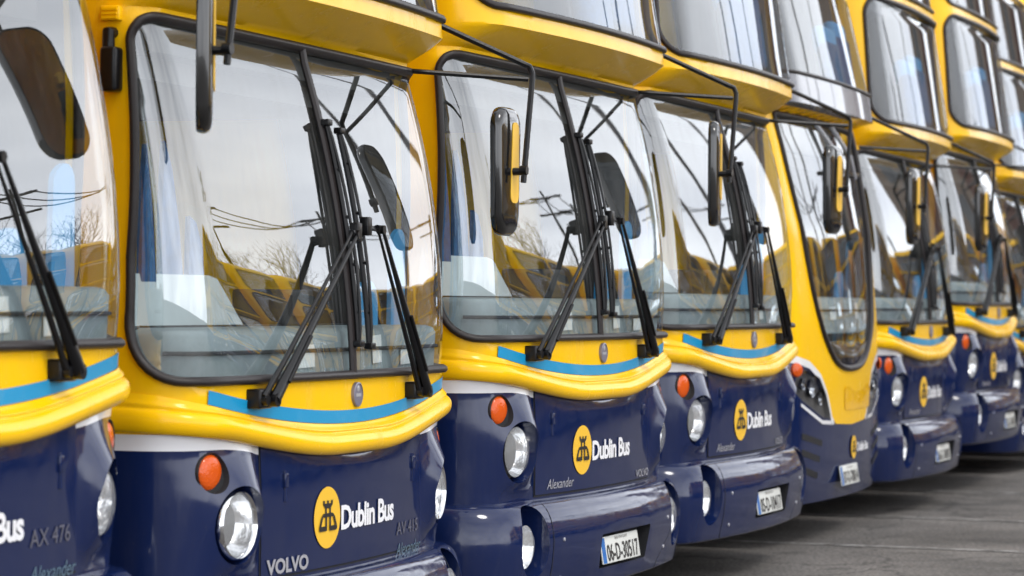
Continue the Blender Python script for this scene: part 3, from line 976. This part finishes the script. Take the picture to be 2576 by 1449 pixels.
proto = build_bus()
POSE = {-1: (.011, -.006, .011), 0: (-.024, -.142, .542), 1: (-.087, -.027, -1.881), 2: (-.074, .005, -.549), 3: (0, 0, 0), 4: (.037, .004, -.352), 5: (.017, .142, .18), 6: (.121, -.06, -.123), 7: (.1, .03, 0)}
LABEL = {
 -1: 'yellow and navy double-decker bus cut off by the left edge, fleet number AX 476',
 0: 'yellow and navy double-decker bus with chrome-rimmed headlights and fleet number AV 415',
 1: 'yellow and navy double-decker bus with a clearly readable white number plate ending 30517',
 2: 'yellow and navy double-decker bus between the 30517 bus and the oval-windscreen bus',
 4: 'yellow and navy double-decker bus just beyond the oval-windscreen bus',
 5: 'blurred yellow and navy double-decker bus, second beyond the oval-windscreen bus',
 6: 'blurred yellow and navy double-decker bus, third beyond the oval-windscreen bus at the right edge',
 7: 'yellow and navy double-decker bus last in the row at the right edge'}
MIRROR = {-1: 23.5, 0: -2, 1: 12, 2: -7, 4: -6, 5: -2, 6: 4, 7: 0}
MIRROR_UP = {-1: .125}
REG = {-1: '06-D-30476', 0: '05-D-10415', 1: '06-D-30517', 2: '05-D-10417', 4: '06-D-30492', 5: '05-D-10431', 6: '05-D-10402', 7: '06-D-30508'}
ROW = 'double-decker buses parked side by side'
buses = {}
for i in (0, -1, 1, 2, 4, 5, 6, 7): buses[i] = proto if i == 0 else copy_tree(proto)
for i, b in buses.items():
    dy, dz, yaw = POSE[i]
    b.location = (i * PITCH, dy, dz); b.rotation_euler = (0, 0, R(yaw))
    tag(b, LABEL[i], 'bus', ROW)
    for ch in children(b):
        if ch.name.startswith('wing_mirror'): ch.rotation_euler = (0, 0, R(MIRROR[i])); ch.location.z += MIRROR_UP.get(i, 0)
        if ch.name.startswith('mirror_arm'): ch.location.z += MIRROR_UP.get(i, 0)
        if i != 0 and ch.name.startswith('headlight'):
            for k in children(ch):
                if k.name.startswith('bezel'): bpy.data.objects.remove(k)
            ch.location.y = .008
    f1 = lambda s, z, o=0: F1(s, z, o)
    logo(b, f1, -.27, .872)
    decal(f1, 'fleet_name', 'Dublin Bus', -.150, .822, .55, .088, 'letter_white', b, bold=.030, off=.0105, narrow=.92)
    number_plate(b, f1, REG[i])
    if i == 0:
        pillar_fittings(b)
        decal(f1, 'maker_letters', 'VOLVO', -.735, .702, .31, .052, 'silver', b, bold=.035, off=.010)
        decal(f1, 'builder_letters', 'Alexander', .445, .672, .34, .050, 'dim_letters', b, shear=.3, off=.008)
        decal(f1, 'fleet_number', 'AV 415', .445, .752, .29, .052, 'grey_letters', b, off=.0095)
    elif i == -1:
        decal(f1, 'builder_letters', 'Alexander', .445, .685, .34, .050, 'dim_letters', b, shear=.3, off=.008)
        decal(f1, 'fleet_number', 'AX 476', .445, .79, .29, .055, 'grey_letters', b, off=.0095)
    else:
        decal(f1, 'builder_letters', 'Alexander', -.655, .713, .29, .046, 'silver', b, shear=.3, off=.008)
        v = MB(); a = f1(.52, .695, .007); c = f1(.80, .695, .007)
        decal(f1, 'maker_letters', 'VOLVO', .525, .702, .25, .038, 'silver', b, bold=.01, off=.010)

# ------------------------------------------------------------------ the oval-windscreen bus
F2 = Surf(YC=[(.2, .05), (.45, .0), (1.0, .0), (1.4, .012), (2.0, .075), (2.5, .175), (2.735, .235), (2.765, .06), (2.94, .085), (3.9, .30), (4.42, .40), (4.62, .6), (4.74, .95)],
          R1=[(.2, 9), (1.4, 9), (2.73, 12), (4.7, 10)], R2=[(.2, .20), (2.72, .16), (2.78, .28), (4.4, .32)], HW=[(.2, 1.27), (4.42, 1.27), (4.58, 1.2), (4.68, 1.07), (4.74, .8)])
def build_gemini():
    global OVAL_HOLE, OVAL_UP
    root = empty('double_decker_bus')
    fn = F2
    OV = []
    for a, b in [(-.03, 1.10), (.22, 1.112), (.42, 1.16), (.60, 1.26), (.74, 1.40), (.85, 1.62), (.95, 1.95), (1.03, 2.3), (1.08, 2.66), (.95, 2.70), (0, 2.70), (-.95, 2.70), (-1.08, 2.66), (-1.03, 2.3), (-.95, 1.95), (-.85, 1.62), (-.74, 1.40), (-.60, 1.26), (-.44, 1.16), (-.25, 1.112)]: OV.append((a, b))
    OVd = []
    N = len(OV)
    for i in range(N):       # Catmull-Rom through the points
        p0, p1, p2, p3 = (Vector(OV[(i + k) % N]) for k in (-1, 0, 1, 2))
        for k in range(4):
            t = k / 4
            q = .5 * (2 * p1 + (p2 - p0) * t + (2 * p0 - 5 * p1 + 4 * p2 - p3) * t * t + (3 * p1 - p0 - 3 * p2 + p3) * t ** 3)
            OVd.append((q.x, q.y))
    UW2 = rpoly([(-1.32, 2.955), (1.32, 2.955), (1.25, 4.15), (-1.25, 4.15)], .06, 5)
    OVAL_HOLE = inset(OVd, -.02); OVAL_UP = inset(UW2, -.02)
    HL = [[(g * a, b) for a, b in rpoly([(1.16, 1.10), (.98, 1.105), (.76, 1.05), (.63, .94), (.52, .785), (.70, .80), (1.10, .92), (1.2, .98)], [.03, .04, .05, .05, .02, .05, .04, .03], 4)] for g in (-1, 1)]
    ylow = lambda s: lerp([(0, .735), (.42, .752), (.50, .80), (.60, .95), (.74, 1.075), (.95, 1.16), (1.2, 1.20), (1.9, 1.22)], abs(s))
    wlow = lambda s: ylow(s) - lerp([(0, 0), (.44, 0), (.48, .05), (.6, .055), (.95, .045), (1.9, .05)], abs(s))
    sl = frange(-1.9, 1.9, .04)
    zg = [.3, .4, .5, .6, .7] + frange(.76, 1.3, .05) + frange(1.4, 2.6, .1) + [2.66, 2.70, 2.72, 2.735, 2.75, 2.765, 2.80, 2.86, 2.93] + frange(3.05, 3.9, .12) + [4.02, 4.1, 4.16, 4.42, 4.48, 4.54, 4.58, 4.62, 4.66, 4.70, 4.72]
    ol = dens([(-1.9, .27), (1.9, .27), (1.9, 4.74), (-1.9, 4.74)], .1)
    v, f, V2 = patch(fn, ol, [OVd, UW2] + HL, sg=frange(-1.8, 1.8, .05), zg=zg,
                     avoid=[ylow, wlow], lines=[[(s, ylow(s)) for s in sl], [(s, wlow(s)) for s in sl], [(s, 2.75) for s in sl], [(s, 2.945) for s in sl]])
    mi = []
    for t in f:
        s = sum(V2[i][0] for i in t) / 3; z = sum(V2[i][1] for i in t) / 3
        if 2.75 < z < 2.945 and abs(s) < 1.5: mi.append(3)
        else: mi.append(1 if z < wlow(s) else (2 if z < ylow(s) else 0))
    mb = MB(); mb.v = [tuple(p) for p in v]; mb.f = list(f); mb.mi = mi
    side_shell(mb, SIDE_LOW, SIDE_UP, fn.HW, 2.0, 10.4, 1.17, 1.22, 1, 2, 0)
    for h in HL: hole_wall(fn, h, .05, mb=mb, m=4, shrink=.98)
    mb.build('body', ['yellow', 'navy', 'white', 'fascia', 'dark'], root, sharp=40)
    v, f, _ = patch(lambda a, b: fn(a, b, -.004), inset(OVd, .006), res=.06)
    w = link('windscreen', v, f, 'glass', root, sharp=80)
    ring_tube(fn, OVd, .020, .003, 'windscreen_seal', 'rubber', w)
    v, f, _ = patch(lambda a, b: fn(a, b, .002), [(s, lerp([(0, 1.215), (.5, 1.24), (.6, 1.28)], abs(s))) for s in frange(.58, -.62, .06)] + [(-.44, 1.175), (-.25, 1.125), (-.03, 1.113), (.22, 1.125), (.42, 1.175)], res=.06)
    link('windscreen_apron', v, f, 'gloss_black', root)
    v, f, _ = patch(lambda a, b: fn(a, b, -.004), inset(UW2, .005), res=.06)
    w = link('upper_window', v, f, 'glass_up', root, sharp=80)
    ring_tube(fn, UW2, .012, .003, 'window_seal', 'rubber', w)
    for g in (-1, 1):        # headlight clusters: three lamps behind a clear cover
        mb = MB()
        for (s, z, r) in ((1.06, 1.02, .032), (.90, .99, .052), (.74, .92, .036)):
            c = fn(g * s, z, -.01); a = Vector((g * .08, -1, .05)).normalized()
            mb.lathe([(r, 0), (r * .85, -.02), (r * .5, -.04), (0, -.045)], c, a, 0, n=24); mb.lathe([(r + .006, -.01), (r + .004, .006), (r - .003, .004)], c, a, 0, n=24)
        h = mb.build('headlight', 'lamp_dark', root, sharp=70)
        hp = HL[0 if g < 0 else 1]
        v, f, _ = patch(lambda a, b: fn(a, b, .002), hp, res=.06)
        link('lens', v, f, 'glass_lamp', h)
        c = fn(g * 1.17, 1.11, .0); mb = MB(); mb.lathe([(.045, 0), (.04, .015), (.02, .024), (0, .025)], c, (g * .6, -.8, 0), 0, n=20)
        mb.build('indicator_light', 'amber', root)
        vs = [fn(g * a, b, .004) for a, b in ((.53, .775), (.72, .785), (1.12, .905), (1.12, .885), (.72, .762), (.53, .752))]
        link('trim_strip', vs, [tuple(range(6))], 'white', root, smooth=False)
        for k in range(3):       # grille slots under the lamp
            ol2 = [(g * a, b) for a, b in rpoly([(.72 + .04 * k, .66 - .10 * k), (1.10, .72 - .10 * k), (1.10, .68 - .10 * k), (.72 + .04 * k, .62 - .10 * k)], .012, 3)]
            v, f, _ = patch(lambda a, b: fn(a, b, .003), ol2, res=.08)
            link('grille_slot', v, f, 'dark', root)
    v, f, _ = patch(lambda a, b: fn(a, b, .004), rpoly([(-.20, .83), (.58, .83), (.62, .985), (-.22, .985)], .03, 4), res=.08)
    link('front_flap', v, f, 'gold_panel', root)
    f2 = lambda s, z, o=0: F2(s, z, o)
    logo(root, f2, .03, .585, .075)
    decal(f2, 'fleet_name', 'Dublin Bus', .13, .555, .38, .058, 'letter_white', root, bold=.030, off=.0105, narrow=.92)
    number_plate(root, lambda s, z, o=0: F2(s, z, -.072), '07-D-70014', -.12, .415, .50, .125)
    decal(f2, 'route_letters', 'VG14', .06, 1.150, .12, .030, 'grey_letters', root, off=.006)
    # wiper, hanging from the top of the windscreen
    for dx in (.0, .45):
        mb = MB()
        mb.tube([fn(-.25 + dx, 2.69, .02), fn(.05 + dx, 2.5, .05), fn(.12 + dx, 2.36, .045)], [.016, .013, .009], n=8)
        w = mb.build('wiper', 'silver', root)
        mb = MB(); mb.tube([fn(-.25 + dx, 2.37, .02), fn(.40 + dx, 2.40, .02)], .016, n=6)
        mb.build('wiper_blade', 'black', w)
    interior(root, fn)
    build_common(root, fn.HW)
    m = wing_mirror(root)
    m.rotation_euler = (0, 0, R(-4))
    return root
gem = build_gemini()
gem.location = (3 * PITCH, 0, 0)
tag(gem, 'yellow and navy double-decker bus with a tall oval windscreen and lamp clusters', 'bus', ROW)

# ------------------------------------------------------------------ the row across the yard (seen in the glass)
SKIP = ('passenger_seat', 'front_seat', 'blue_panel', 'blue_reflection', 'front_lining', 'driver_seat', 'steering_wheel', 'handrail', 'cab_screen', 'badge', 'bolt', 'hinge', 'side_window', 'demister_vent', 'interior_lining', 'cab_partition')
for k in range(14):
    b = copy_tree(buses[1], None, SKIP)
    b.location = (9 + k * 2.95, -11.5 + random.uniform(-.3, .3), 0)
    b.rotation_euler = (0, 0, math.pi + R(random.uniform(-2, 2)))
    tag(b, 'yellow and navy double-decker bus in the row across the yard, reflected in the windscreens', 'bus', 'buses across the yard')
    for ch in children(b):
        if ch.name.startswith('interior'): pass

# ------------------------------------------------------------------ ground
def ground_mat():
    m, t, b = new_mat('asphalt')
    c = t.nodes.new('ShaderNodeTexCoord')
    n1 = t.nodes.new('ShaderNodeTexNoise'); n1.inputs['Scale'].default_value = .55; n1.inputs['Detail'].default_value = 10; n1.inputs['Roughness'].default_value = .7
    n2 = t.nodes.new('ShaderNodeTexNoise'); n2.inputs['Scale'].default_value = 42; n2.inputs['Detail'].default_value = 4
    for n in (n1, n2): t.links.new(c.outputs['Object'], n.inputs['Vector'])
    r = t.nodes.new('ShaderNodeValToRGB')
    r.color_ramp.elements[0].position = .32; r.color_ramp.elements[0].color = (.042, .038, .035, 1)
    r.color_ramp.elements[1].position = .70; r.color_ramp.elements[1].color = (.185, .170, .158, 1)
    t.links.new(n1.outputs[0], r.inputs[0])
    r2 = t.nodes.new('ShaderNodeValToRGB')
    r2.color_ramp.elements[0].position = .3; r2.color_ramp.elements[0].color = (.35, .35, .35, 1)
    r2.color_ramp.elements[1].position = .7; r2.color_ramp.elements[1].color = (1.6, 1.6, 1.6, 1)
    t.links.new(n2.outputs[0], r2.inputs[0])
    mm = t.nodes.new('ShaderNodeMix'); mm.data_type = 'RGBA'; mm.blend_type = 'MULTIPLY'; mm.inputs['Factor'].default_value = 1
    t.links.new(r.outputs[0], mm.inputs['A']); t.links.new(r2.outputs[0], mm.inputs['B'])
    n5 = t.nodes.new('ShaderNodeTexNoise'); n5.inputs['Scale'].default_value = 1.7; n5.inputs['Detail'].default_value = 5; n5.inputs['Distortion'].default_value = .6
    vo = t.nodes.new('ShaderNodeTexVoronoi'); vo.feature = 'DISTANCE_TO_EDGE'; vo.inputs['Scale'].default_value = .45
    wv = t.nodes.new('ShaderNodeVectorMath'); wv.operation = 'ADD'
    t.links.new(c.outputs['Object'], n5.inputs['Vector']); t.links.new(c.outputs['Object'], wv.inputs[0]); t.links.new(n5.outputs['Color'], wv.inputs[1]); t.links.new(wv.outputs[0], vo.inputs['Vector'])
    def ramp(src, a, b_, lo, hi):
        q = t.nodes.new('ShaderNodeMapRange')
        for k, v in zip(('From Min', 'From Max', 'To Min', 'To Max'), (a, b_, lo, hi)): q.inputs[k].default_value = v
        t.links.new(src, q.inputs['Value']); return q.outputs[0]
    st = t.nodes.new('ShaderNodeMath'); st.operation = 'MULTIPLY'
    t.links.new(ramp(n5.outputs[0], .60, .72, 1, .45), st.inputs[0]); t.links.new(ramp(vo.outputs[0], .0, .012, .35, 1), st.inputs[1])
    sc_ = t.nodes.new('ShaderNodeVectorMath'); sc_.operation = 'SCALE'
    t.links.new(mm.outputs['Result'], sc_.inputs[0]); t.links.new(st.outputs[0], sc_.inputs['Scale'])
    t.links.new(sc_.outputs[0], b.inputs['Base Color'])
    b.inputs['Roughness'].default_value = .85
    bp = t.nodes.new('ShaderNodeBump'); bp.inputs['Strength'].default_value = .5; bp.inputs['Distance'].default_value = .01
    t.links.new(n2.outputs[0], bp.inputs['Height']); t.links.new(bp.outputs[0], b.inputs['Normal'])
    return m
def line_mat():
    m, t, b = new_mat('worn_paint')
    c = t.nodes.new('ShaderNodeTexCoord')
    n = t.nodes.new('ShaderNodeTexNoise'); n.inputs['Scale'].default_value = 5; n.inputs['Detail'].default_value = 8; n.inputs['Roughness'].default_value = .75
    t.links.new(c.outputs['Object'], n.inputs['Vector'])
    r = t.nodes.new('ShaderNodeValToRGB')
    r.color_ramp.elements[0].position = .44; r.color_ramp.elements[0].color = (.085, .078, .073, 1)
    r.color_ramp.elements[1].position = .66; r.color_ramp.elements[1].color = (.46, .45, .44, 1)
    t.links.new(n.outputs[0], r.inputs[0]); t.links.new(r.outputs[0], b.inputs['Base Color'])
    b.inputs['Roughness'].default_value = .8
    return m
M['asphalt'] = ground_mat(); M['line'] = line_mat()
structure(link('ground', [(-600, -600, 0), (600, -600, 0), (600, 600, 0), (-600, 600, 0)], [(0, 1, 2, 3)], 'asphalt', smooth=False))
for x in (-1.4, 1.4, 4.7, 7.75, 10.2, 13.15, 17.0, 19.8):
    structure(link('bay_marking', [(x - .05, -9, .004), (x + .05, -9, .004), (x + .05, 11, .004), (x - .05, 11, .004)], [(0, 1, 2, 3)], 'line', smooth=False))

# ------------------------------------------------------------------ what the glass reflects beyond the yard
def brick_mat():
    m, t, b = new_mat('brick')
    c = t.nodes.new('ShaderNodeTexCoord')
    br = t.nodes.new('ShaderNodeTexBrick')
    br.inputs['Scale'].default_value = 4
    br.inputs['Color1'].default_value = (.16, .055, .035, 1); br.inputs['Color2'].default_value = (.11, .04, .028, 1); br.inputs['Mortar'].default_value = (.18, .15, .13, 1)
    mp = t.nodes.new('ShaderNodeMapping'); mp.inputs['Rotation'].default_value = (R(90), 0, R(90))
    t.links.new(c.outputs['Object'], mp.inputs['Vector']); t.links.new(mp.outputs[0], br.inputs['Vector'])
    t.links.new(br.outputs[0], b.inputs['Base Color'])
    b.inputs['Roughness'].default_value = .85
    return m
M['brick'] = brick_mat()
bld = empty('brick_building', (62, -8.2, 0))
tag(bld, 'tall dark red brick building at the far end of the yard', 'building')
mb = MB(); mb.box((-4, -1.6, 0), (8, 1.6, 17)); mb.build('wall', 'brick', bld, smooth=False)
mb = MB(); mb.box((-4.3, -1.9, 17), (8.3, 1.9, 17.5)); mb.build('roof', 'trim', bld, smooth=False)
for k in range(4):
    for j in range(1):
        mb = MB(); mb.box((-4.05, -.6, 2.2 + 3.8 * k), (-3.9, .6, 4.4 + 3.8 * k)); mb.build('window', 'gloss_black', bld, smooth=False)
M['galv'] = pbr('galvanised', (.10, .10, .11), .6)
for (x, y, h, lab) in ((36, -9, 20, 'tall grey lighting mast standing nearest, twenty metres tall'), (48, -14.5, 22, 'tall grey lighting mast standing between the other two masts'), (60, -13, 24, 'tall grey lighting mast standing farthest, by the brick building')):
    e = empty('lighting_mast', (x, y, 0)); tag(e, lab, 'lighting mast', 'lighting masts round the yard')
    mb = MB(); mb.tube([(0, 0, 0), (0, 0, h)], [.14, .07], n=10); mb.build('pole', 'galv', e)
    mb = MB(); mb.tube([(-1.3, 0, h - .4), (1.3, 0, h - .4)], .05, n=8); mb.build('crossarm', 'galv', e)
    for dx in (-1.1, 1.1):
        mb = MB(); mb.box((dx - .25, -.15, h - .38), (dx + .25, .15, h - .14), 0, .03); mb.build('floodlight', 'galv', e)

shed = empty('added_shed', (72, 16, 0))  # added shed, keeps the bright horizon out of grazing reflections
tag(shed, 'long grey brown shed added at the far end of the yard to darken reflections', 'building')
M['cladding'] = pbr('cladding', (.16, .13, .12), .7, var=.3, vscale=.4)
mb = MB(); mb.box((-4, -21, 0), (8, 22, 14)); mb.build('wall', 'cladding', shed, smooth=False)
mb = MB(); mb.box((-4.4, -21.4, 14), (8.4, 22.4, 14.6)); mb.build('roof', 'chassis', shed, smooth=False)
for k, (x, y, h) in enumerate(((22, -16, 9), (27.5, -18, 10), (36, -19, 9.5), (44, -17, 10), (55, -20, 11), (64, -17, 11))):
    e = empty('utility_pole', (x, y, 0))
    tag(e, 'thin dark utility pole with two crossarms behind the row across the yard', 'pole', 'utility poles across the yard')
    mb = MB(); mb.tube([(0, 0, 0), (0, 0, h)], [.11, .07], n=8); mb.build('shaft', 'chassis', e)
    for z in (h - .4, h - 1.3):
        mb = MB(); mb.box((-.05, -1.0, z - .05), (.05, 1.0, z + .05)); mb.build('crossarm', 'chassis', e, smooth=False)
for k in range(3):
    pts = []
    for (xa, ya, ha), (xb, yb, hb) in (((22, -16, 8.6), (27.5, -18, 9.6)), ((27.5, -18, 9.6), (36, -19, 9.1)), ((36, -19, 9.1), (44, -17, 9.6)), ((44, -17, 9.6), (55, -20, 10.6)), ((55, -20, 10.6), (64, -17, 10.6))):
        for q in range(10):
            u = q / 10
            pts.append((xa + (xb - xa) * u, ya + (yb - ya) * u + (k - 1) * .8, ha + (hb - ha) * u - 2.6 * u * (1 - u) + .06))
    pts.append((64, -17 + (k - 1) * .8, 10.66))
    mb = MB(); mb.tube(pts, .03, n=5)
    tag(mb.build('overhead_cable', 'chassis'), 'dark overhead cable sagging between the utility poles', 'cable', 'overhead cables')

for k in range(4):  # added buses that darken the low reflections in the far windscreens
    b = copy_tree(buses[1], None, SKIP)
    b.location = (41 + random.uniform(-.4, .4), -1.2 - k * 3.0, 0)
    b.rotation_euler = (0, 0, -math.pi / 2 + R(random.uniform(-2, 2)))
    tag(b, 'yellow and navy double-decker bus added across the far end of the yard to darken reflections', 'bus', 'added buses at the far end')

# bare trees behind the row across the yard
M['bark'] = pbr('bark', (.05, .04, .033), .9, var=.3)
def bare_tree(x, y, h, seed, label):
    rnd = random.Random(seed)
    e = empty('bare_tree', (x, y, 0)); tag(e, label, 'tree', 'bare trees beyond the yard')
    tr = MB(); cr_ = MB()
    tr.tube([(0, 0, 0), (.05, .03, h * .2), (-.03, .05, h * .38)], [.22, .17, .13], n=8)
    def grow(p, d, L, r, lev):
        q = p + d * L * .5 + Vector((rnd.uniform(-.1, .1), rnd.uniform(-.1, .1), .03)) * L
        e_ = q + (d + Vector((rnd.uniform(-.3, .3), rnd.uniform(-.3, .3), .12))).normalized() * L * .5
        cr_.tube([p, q, e_], [r, r * .8, r * .6], n=4 if lev > 1 else 6, caps=False)
        if lev < 5:
            for k in range(3 if lev < 4 else 2):
                nd = (d + Vector((rnd.uniform(-.9, .9), rnd.uniform(-.9, .9), rnd.uniform(-.15, .6)))).normalized()
                grow(p.lerp(e_, rnd.uniform(.55, 1)), nd, L * rnd.uniform(.62, .8), r * .58, lev + 1)
    for k in range(5):
        a_ = k * 1.26 + rnd.uniform(-.3, .3)
        grow(Vector((-.03, .05, h * rnd.uniform(.26, .38))), Vector((math.cos(a_) * .7, math.sin(a_) * .7, .8)).normalized(), h * .24, .075, 1)
    tr.build('trunk', 'bark', e); cr_.build('crown', 'bark', e)
bare_tree(26, -24, 9.5, 3, 'bare winter tree behind the row across the yard, shortest of the three')
bare_tree(39, -24, 10.5, 8, 'bare winter tree behind the row across the yard, between the other two trees')
bare_tree(53, -25, 12, 5, 'bare winter tree behind the row across the yard, tallest of the three')

for k in range(5):
    y0 = -17 + k * 8
    mb = MB(); mb.box((-4.12, y0, .02), (-3.98, y0 + 4.6, 5.2))
    for j in range(13): mb.box((-4.16, y0, .2 + j * .39), (-4.11, y0 + 4.6, .26 + j * .39))
    mb.build('added_roller_door', 'fascia', shed, smooth=False)
